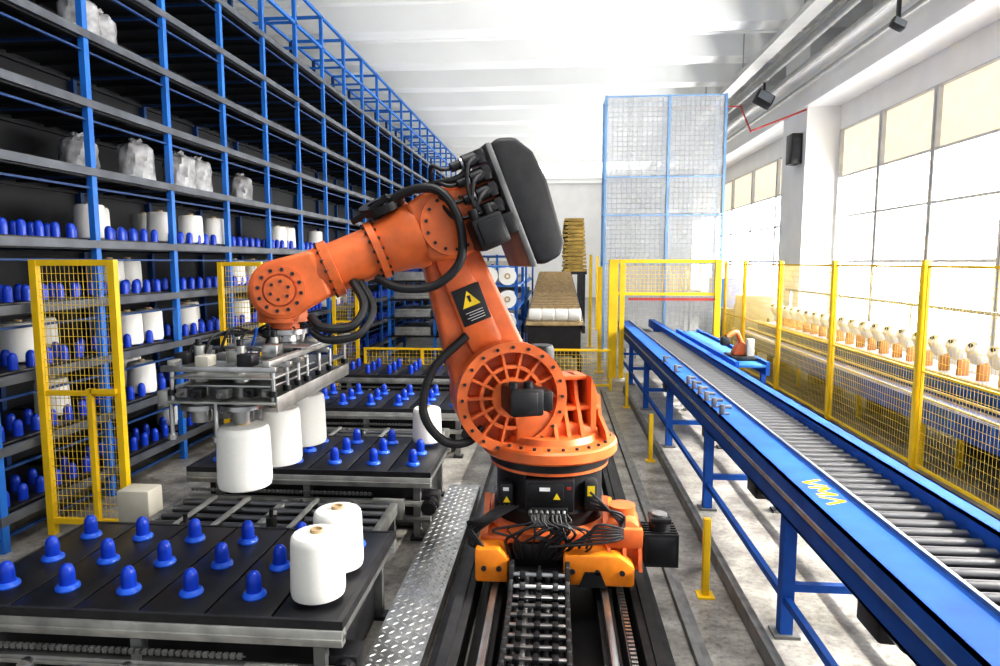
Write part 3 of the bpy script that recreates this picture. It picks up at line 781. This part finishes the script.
# ---------------------------------------------------------------- mesh fences
def mesh(m, p, u, v, nu, nv, r=.0035):
    p = V(p); u = V(u); v = V(v)
    for i in range(nu+1): m.bar(p+u*(i/nu), p+u*(i/nu)+v, r)
    for j in range(nv+1): m.bar(p+v*(j/nv), p+v*(j/nv)+u, r)
fr = thing('safety_fence', 'long yellow wire safety fence behind the roller conveyor', 'fence', (4.0, 11, 0))
fy = [2.9, 5.3, 7.6, 9.95, 12.25, 14.5, 16.1]
for yv in fy:
    l = MB().box(3.965, 4.035, yv-.035, yv+.035, .012, 2.42, .005).build('post', YEL, fr)
    MB().box(3.9, 4.1, yv-.1, yv+.1, 0, .012).build('base_plate', YEL, l)
for a, b in zip(fy, fy[1:]):
    a += .06; b -= .06
    m = MB().box(3.985, 4.015, a, b, 2.34, 2.365).box(3.985, 4.015, a, b, .15, .18).box(3.985, 4.015, a, a+.025, .18, 2.34).box(3.985, 4.015, b-.025, b, .18, 2.34).box(3.99, 4.01, a, b, 1.2, 1.225)
    f_ = m.build('panel_frame', YEL, fr)
    m = MB(); mesh(m, (4, a+.03, .18), (0, b-a-.06, 0), (0, 0, 2.16), 38, 24, .0026)
    m.build('wire_mesh', YELM, f_)
def gate(y, x0, x1, z0, z1, label, nu, inner=False):
    g = thing('mesh_gate', label, 'fence', ((x0+x1)/2, y, 0))
    for x in (x0, x1):
        MB().box(x-.03, x+.03, y-.03, y+.03, 0, z1).build('post', YEL, g)
    for z, h, t in ((z1-.05, .05, .02), (z0, .05, .02), (1.25, .04, .015)):
        MB().box(x0+.03, x1-.03, y-t, y+t, z, z+h).build('rail', YEL, g)
    m = MB(); mesh(m, (x0+.03, y, z0+.05), (x1-x0-.06, 0, 0), (0, 0, z1-z0-.1), nu, int((z1-z0)/.07), .003)
    m.build('wire_mesh', YELM, g)
    if inner:
        MB().box(x1-.26, x1-.22, y-.06, y-.02, .1, 1.32).box(x1-.23, x1-.0, y-.06, y-.03, 1.28, 1.32).build('latch_frame', YEL, g)
gate(5.36, -4.42, -3.72, .1, 2.42, 'tall yellow mesh gate behind the foreground tray, nearest the camera', 16, True)
gate(8.5, -4.4, -3.86, .1, 2.4, 'middle yellow mesh gate in front of the blue rack', 12)
gate(12.4, -4.2, -3.75, .1, 2.0, 'farthest narrow yellow mesh gate beside the blue rack', 12)
def lowfence(y, x0, x1, z1, label):
    g = thing('low_fence', label, 'fence', ((x0+x1)/2, y, 0))
    n = max(1, round((x1-x0)/1.2))
    for i in range(n+1):
        x = x0+(x1-x0)*i/n
        MB().box(x-.025, x+.025, y-.025, y+.025, 0, z1).build('post', YEL, g)
    for z in (z1-.04, .08):
        MB().box(x0, x1, y-.02, y+.02, z, z+.04).build('rail', YEL, g)
    m = MB(); mesh(m, (x0, y, .12), (x1-x0, 0, 0), (0, 0, z1-.16), int((x1-x0)/.07), 9, .004)
    m.build('wire_mesh', YELM, g)
lowfence(12.38, -3.6, -1.4, .78, 'low yellow mesh fence left of the robot at the back')
lowfence(12.45, -.6, 1.05, .78, 'low yellow mesh fence directly behind the robot')
gt = thing('portal_gate', 'yellow gate frame with mesh across the far end of the roller conveyor', 'gate', (2.2, 13.9, 0))
for x, w in ((1.2, .09), (1.38, .05), (3.3, .06)):
    MB().box(x-w, x+w, 13.84, 13.96, 0, 2.45).build('post', YEL, gt)
for z, h in ((2.38, .07), (1.72, .06)):
    MB().box(1.22, 3.3, 13.87, 13.93, z, z+h).build('cross_bar', YEL, gt)
m = MB(); mesh(m, (1.45, 13.9, 1.76), (1.8, 0, 0), (0, 0, .62), 24, 8, .005); m.build('wire_mesh', YELM, gt)
MB().box(1.5, 3.24, 13.8, 13.83, 1.62, 1.67).build('red_bar', RED, gt)

# ---------------------------------------------------------------- machine beyond the fence
wm = thing('winding_machine', 'long winding machine with a row of off-white cones under the windows', 'machine', (5.3, 11, 0))
MB().box(5.0, 5.7, 5.5, 16.5, .25, .9, .02).build('body', GREYM, wm)
MB().box(4.9, 5.0, 5.5, 16.5, .72, .95, .01).build('front_rail', BLUE, wm)
DY = mat('dull_yellow', (.6, .5, .2), .5)
MB().box(4.88, 4.9, 5.5, 16.5, .96, 1.0).build('yellow_rail', DY, wm)
MB().box(4.86, 4.9, 5.5, 16.5, .5, .56).build('yellow_rail', DY, wm)
MB().box(5.0, 5.6, 5.5, 16.5, .9, .96).build('top_plate', mat('lavender_bed', (.36, .4, .56), .4), wm)
for yv in (5.9, 8.5, 11, 13.5, 16.1):
    MB().box(5.05, 5.65, yv-.1, yv+.1, 0, .25).build('foot', DARK, wm)
for i in range(24):
    yv = 6.4+.41*i
    h = MB().prism([(5.12, .96), (5.26, .96), (5.25, 1.14), (5.19, 1.24), (5.13, 1.16)], yv-.03, yv+.03, .008).build('holder', BROWNO, wm)
    MB().lathe([(0, 0), (.125, 0), (.135, .015), (.13, .05), (.085, .2), (.07, .22), (0, .22)], (5.16, yv, 1.26), (-.75, -.25, .62), 26).build('cone', DISC, h)
    MB().cyl((5.2, yv+.015, 1.225), (4.98, yv-.06, 1.41), .025, n=10).build('spindle', DARK, h)
for i in range(8):
    yv = 6.6+1.25*i
    MB().box(5.32, 5.46, yv-.12, yv+.12, .96, 1.1+.06*(i % 3), .01).build('tension_box', (CREAM, DARK, ALU)[i % 3], wm)
MB().box(5.5, 5.56, 5.5, 16.5, 1.72, 1.77).build('upper_rail', ALU, wm)
for yv in (5.6, 8.2, 10.8, 13.4, 16.2): MB().box(5.5, 5.56, yv-.03, yv+.03, .96, 1.72).build('upper_post', ALU, wm)
t2 = thing('blue_transfer_belt', 'long blue-purple belt line between the yellow fence and winding machine', 'conveyor', (4.5, 11, 0))
for x in (4.25, 4.7): MB().box(x, x+.05, 5, 16.5, .55, .8).build('side_rail', BLUE, t2)
MB().box(4.3, 4.7, 5, 16.5, .68, .76).build('belt', mat('purple_belt', (.17, .2, .46), .4), t2)
for x in (4.3, 4.66): MB().box(x, x+.03, 5, 16.5, .805, .83).build('yellow_rail', DY, t2)
for yv in (5.4, 8, 10.6, 13.2, 16):
    for x in (4.275, 4.725): MB().box(x-.03, x+.03, yv-.03, yv+.03, 0, .55).build('leg', YEL, t2)
for i, (x, yv, hh, mt, lab) in enumerate(((5.4, 18.6, 1.5, CREAM, 'cream control cabinet beyond the end of the winding machine'), (4.6, 19.4, 1.1, GREYM, 'low grey machine cabinet behind the yellow fence at the back'), (5.3, 21.5, 1.9, BLUED, 'blue machine cabinet at the far right under the windows'))):
    c_ = thing('machine_cabinet', lab, 'cabinet', (x, yv, 0))
    MB().box(x-.4, x+.4, yv-.4, yv+.4, .08, hh, .02).build('body', mt, c_)
    MB().box(x-.35, x+.35, yv-.35, yv+.35, 0, .08).build('plinth', DARK, c_)
    MB().box(x-.34, x+.34, yv-.415, yv-.4, .2, hh-.1, .005).build('door', mt, c_)
    MB().box(x+.22, x+.28, yv-.44, yv-.415, hh*.5, hh*.5+.16, .005).build('handle', BLACK, c_)

# ---------------------------------------------------------------- tower cage and back of hall
tw = thing('lift_cage', 'tall pale blue framed lift cage with translucent panels at the back', 'lift', (2.65, 16.8, 0))
TY0, TY1 = 16.4, 17.2
for x in (1.18, 2.65, 3.95):
    for yv in (TY0, TY1):
        MB().box(x-.028, x+.028, yv-.028, yv+.028, 0, 6.3).build('post', PALEB, tw)
for z in (2.35, 3.5, 4.4, 6.26):
    MB().box(1.15, 3.98, TY0-.016, TY0+.016, z, z+.035).box(1.15, 3.98, TY1-.016, TY1+.016, z, z+.035).box(1.165, 1.195, TY0, TY1, z, z+.035).box(3.935, 3.965, TY0, TY1, z, z+.035).build('ring_beam', PALEB, tw)
for x0, x1 in ((1.22, 2.61), (2.69, 3.91)):
    for z0, z1 in ((.3, 2.35), (2.4, 3.5), (3.55, 4.4), (4.45, 6.26)):
        p_ = MB().box(x0, x1, TY0+.015, TY0+.02, z0, z1).build('panel', HAZE, tw)
        m = MB(); mesh(m, (x0, TY0, z0), (x1-x0, 0, 0), (0, 0, z1-z0), int((x1-x0)/.11), int((z1-z0)/.11), .004)
        m.build('wire_mesh', CWIRE, p_)
for x in (1.75, 2.0, 3.15, 3.3): MB().box(x, x+.05, 16.8, 16.85, 0, 6.3).build('guide_column', PIPE, tw)
bt = thing('slat_conveyor', 'long tan slat conveyor rising gently away behind the robot', 'conveyor', (-.02, 17, 0))
Y0c, Y1c, Z0c, Z1c = 12.7, 24.0, 1.2, 2.02
def zc(yv): return Z0c+(Z1c-Z0c)*(yv-Y0c)/(Y1c-Y0c)
m = MB(); yv = Y0c
while yv < Y1c-.1:
    z = zc(yv)
    m.box(-.54, .54, yv, yv+.16, z, z+.07); yv += .28
m.add([(-.5, Y0c, Z0c-.01), (.48, Y0c, Z0c-.01), (.48, Y1c, Z1c-.01), (-.5, Y1c, Z1c-.01), (-.5, Y0c, Z0c+.008), (.48, Y0c, Z0c+.008), (.48, Y1c, Z1c+.008), (-.5, Y1c, Z1c+.008)],
      [(0, 3, 2, 1), (4, 5, 6, 7), (0, 1, 5, 4), (1, 2, 6, 5), (2, 3, 7, 6), (3, 0, 4, 7)])
m.build('slats', TAN, bt)
for x in (-.58, .52):
    MB().prism([(Y0c, Z0c-.15), (Y1c, Z1c-.15), (Y1c, Z1c-.01), (Y0c, Z0c-.01)], x, x+.06, 0, 'yz').build('side_rail', BLACK, bt)
MB().prism([(Y0c+.05, .6), (Y1c, .6), (Y1c, Z1c-.03), (Y0c+.05, Z0c-.03)], -.52, .5, 0, 'yz').build('under_frame', BLACK, bt)
for yv in (12.85, 16.6, 20.3, 23.8):
    for x in (-.5, .48): MB().box(x-.04, x+.04, yv-.04, yv+.04, 0, .62).build('leg', BLACK, bt)
for i in range(4):
    x = -.48+.25*i
    tag(MB().lathe([(0, 0), (.11, 0), (.12, .02), (.12, .22), (.1, .24), (0, .24)], (x-.01, 12.8, 1.391), (1, 0, 0), 20).build('yarn_roll', YARN), 'white yarn roll lying on the near end of the tan slats, %s from the left' % ORD[i], 'yarn roll', 'yarn rolls on the tan slats')
for q, (y0, lab) in enumerate(((24.4, 'nearest ochre board pile on a dark stand beyond the tan slats'), (26.6, 'middle ochre board pile on a dark stand beyond the tan slats'), (28.8, 'farthest ochre board pile on a dark stand beyond the tan slats'))):
    bp_ = thing('board_pile', lab, 'boards', (.8, y0+.9, 0))
    MB().box(.3, 1.15, y0, y0+1.8, 1.95, 2.05).box(.35, .45, y0+.1, y0+.2, 0, 1.95).box(1.0, 1.1, y0+.1, y0+.2, 0, 1.95).box(.35, .45, y0+1.6, y0+1.7, 0, 1.95).box(1.0, 1.1, y0+1.6, y0+1.7, 0, 1.95).build('stand', DARK, bp_)
    bs = MB().box(.45, 1.0, y0+.1, y0+1.7, 2.05, 3.95-.1*q)
    for k in range(14-q): bs.box(.3+.03*((k+q) % 3), 1.15-.01*k, y0+.05*(k % 2), y0+1.8, 2.055+.14*k, 2.15+.14*k)
    bs.build('boards', OCHRE, bp_)
for i, (x, yv, hh) in enumerate(((.98, 14.6, 2.3), (1.0, 19.0, 2.6), (1.5, 24.0, 2.6))):
    p_ = thing('guard_post', ['yellow upright post right of the near end of the tan slats', 'yellow upright post beside the middle of the tan slats', 'farthest yellow upright post beyond the lift cage'][i], 'post', (x, yv, 0))
    MB().box(x-.04, x+.04, yv-.04, yv+.04, .015, hh).build('pole', YEL, p_)
    MB().box(x-.1, x+.1, yv-.1, yv+.1, 0, .015).build('base_plate', YEL, p_)
rs = thing('reel_rack', 'blue frame rack with white reels beside the tan slat conveyor', 'rack', (-1.1, 13.5, 0))
for x in (-1.45, -.75):
    for yv in (13.0, 15.5): MB().box(x-.03, x+.03, yv-.03, yv+.03, 0, 2.35).build('post', BLUE, rs)
for z in (.6, 1.05, 1.5, 1.95, 2.32):
    MB().box(-1.48, -.72, 12.98, 15.52, z-.03, z).build('shelf', BLUED, rs)
for zi, z in enumerate((.6, 1.05, 1.5, 1.95)):
    for k in range(2):
        x = -1.28+.36*k
        r = thing('yarn_reel', '%s white yarn reel on the %s shelf of the blue reel rack' % (['left', 'right'][k], ['lowest', 'second', 'third', 'fourth'][zi]), 'yarn reel', (x, 13.2, z), 'reels on the blue reel rack')
        MB().cyl((x, 12.95, z+.176), (x, 13.25, z+.176), .175, n=28).build('yarn', YARN, r)
        MB().ring((x, 12.935, z+.176), (0, 1, 0), .03, .03, .06, 18).build('core', CARD, r)
br = thing('far_rack', 'blue framed rack of pale trays far behind the robot arm', 'rack', (-1.6, 19.5, 0))
for x in (-2.4, -1.6, -.8):
    for yv in (18.5, 24.0): MB().box(x-.03, x+.03, yv-.03, yv+.03, 0, 2.6).build('post', BLUED, br)
for z in (.5, .95, 1.4, 1.85, 2.3, 2.58):
    MB().box(-2.43, -.77, 18.47, 24.03, z-.03, z).build('shelf', BLUED, br)
    if z < 2.5: MB().box(-2.3, -.9, 18.5, 23.9, z+.001, z+.13, .01).build('tray_pack', CREAM, br)
cs = thing('stacking_shelf', 'low rack of stacked grey trays behind the trays at the back', 'rack', (-2.6, 15, 0))
for x in (-3.6, -2.6, -1.65):
    for yv in (14.3, 15.7): MB().box(x-.03, x+.03, yv-.03, yv+.03, 0, 2.3).build('post', BLUED, cs)
for z in (.35, .8, 1.2, 1.6, 2.0, 2.3):
    MB().box(-3.63, -1.62, 14.27, 15.73, z-.04, z).build('shelf', SHELF, cs)
for zi, z in enumerate((.8, 1.2, 1.6, 2.0)):
    for k in range(2):
        x = -3.1+1.0*k
        m = MB()
        for q in range(3): m.box(x-.4+.01*q, x+.4, 14.3, 15.6, z+.001+.06*q, z+.061+.06*q, .005)
        tag(m.build('tray_stack', ALU), 'flat grey tray stack on the low rack, %s column, %s row up' % (['left', 'right'][k], ORD[zi]), 'trays', 'grey tray stacks')

# pipes and lamps under the roof
for i, (x, z, r, lab) in enumerate([(4.85, 6.62, .05, 'upper grey pipe running under the roof at right'), (5.1, 6.42, .07, 'thick grey pipe in the middle of the roof pipes at right'), (5.35, 6.2, .045, 'thin lower grey pipe beside the white crane beam'),
                                    (5.0, 6.95, .04, 'thin grey pipe above the thick roof pipe'), (5.3, 7.1, .06, 'highest grey pipe under the roof at right')]):
    tag(MB().cyl((x, -2, z), (x, YB-.05, z), r, n=12).build('ceiling_pipe', PIPE), lab, 'pipe')
ct = thing('cable_tray', 'grey cable tray hung from the ceiling near the windows', 'cable tray', (4.45, 15, 6.7))
MB().box(4.3, 4.6, -2, 33, 6.75, 6.77).box(4.3, 4.31, -2, 33, 6.77, 6.87).box(4.59, 4.6, -2, 33, 6.77, 6.87).build('trough', PIPE, ct)
for yv in range(5, 33, 4): MB().cyl((4.45, yv, 6.77), (4.45, yv, 8.0), .015, n=6).build('hanger', PIPE, ct)
tag(MB().tube([(2.2, 17.3, 6.2), (4.5, 17.3, 6.2)], .02, 8, 1).tube([(4.5, 17.3, 6.22), (4.5, 16.3, 5.4)], .02, 8, 1).tube([(4.5, 16.3, 5.42), (5.76, 16.35, 5.9)], .02, 8, 1).build('red_pipe', RED), 'thin red pipe running from the lift cage to the white pillar', 'pipe')
def flood(loc, label, zt, sc):
    f = thing('floodlight', label, 'lamp', loc)
    x, y_, z = loc
    Mf = Matrix.Translation((x, y_, z)) @ Matrix.Rotation(.5, 4, 'Y') @ Matrix.Rotation(-.4, 4, 'X') @ Matrix.Scale(sc, 4)
    MB(Mf).box(-.22, .22, -.12, .12, -.16, .16, .03).build('housing', BLACK, f)
    MB(Mf).box(-.18, .18, -.13, -.12, -.12, .12).build('glass', LENS, f)
    MB().box(x-.025, x+.025, y_-.025, y_+.025, z+.08, zt).build('bracket', BLACK, f)
flood((4.85, 16.6, 6.2), 'black floodlight hanging under the pipes at the far right', 6.6, .95)
flood((5.1, 10.9, 5.95), 'black floodlight under the pipes nearer to the camera', 6.38, .5)
sp = thing('wall_speaker', 'dark loudspeaker box on the white pillar', 'speaker', (5.6, 16.8, 4.9))
MB().box(5.5, 5.75, 16.5, 16.9, 4.7, 5.4, .02).build('cabinet', BLACK, sp)
MB().box(5.55, 5.7, 16.485, 16.5, 4.8, 5.3).build('grille', DARK, sp)

# ---------------------------------------------------------------- camera, light
cam = bpy.data.cameras.new('camera'); co = bpy.data.objects.new('camera', cam); C.objects.link(co)
cam.sensor_width = 36; cam.lens = 24.0; cam.clip_end = 200
co.location = (0, 0, 2.4); co.rotation_euler = (math.radians(90-6.08), 0, math.radians(4.7))
S.camera = co
w = bpy.data.worlds.new('world'); S.world = w; w.use_nodes = True
bg = w.node_tree.nodes['Background']; bg.inputs[0].default_value = (.92, .96, 1, 1); bg.inputs[1].default_value = .74
def area(name, loc, rot, sx, sy, e, col=(1, 1, 1), spread=PI):
    l = bpy.data.lights.new(name, 'AREA'); l.shape = 'RECTANGLE'; l.size = sx; l.size_y = sy; l.energy = e; l.color = col; l.spread = spread
    o = bpy.data.objects.new(name, l); C.objects.link(o); o.location = loc; o.rotation_euler = rot
area('overhead_fill', (1, 3, 7.4), (0, 0, 0), 6, 3, 320, (1, .98, .95))  # added fill from above, out of view, no fixture modelled
area('ceiling_fill', (-.5, 24, 4.6), (PI, 0, 0), 8, 40, 540, (1, .99, .97))  # added upward fill to brighten the ceiling, not a fixture of the hall
for k in range(6):
    area('window_daylight', (6.3, 3.5+1.95*k, 4.4), (0, math.radians(50), 0), .15, .7, 75, (1, .97, .9), math.radians(42))
area('back_wall_fill', (2, 36, 6.8), (math.radians(75), 0, 0), 8, 1, 350, (1, .99, .97))  # added fill that whitens the back wall, no opening there
S.view_settings.view_transform = 'Standard'
S.view_settings.look = 'Medium High Contrast'
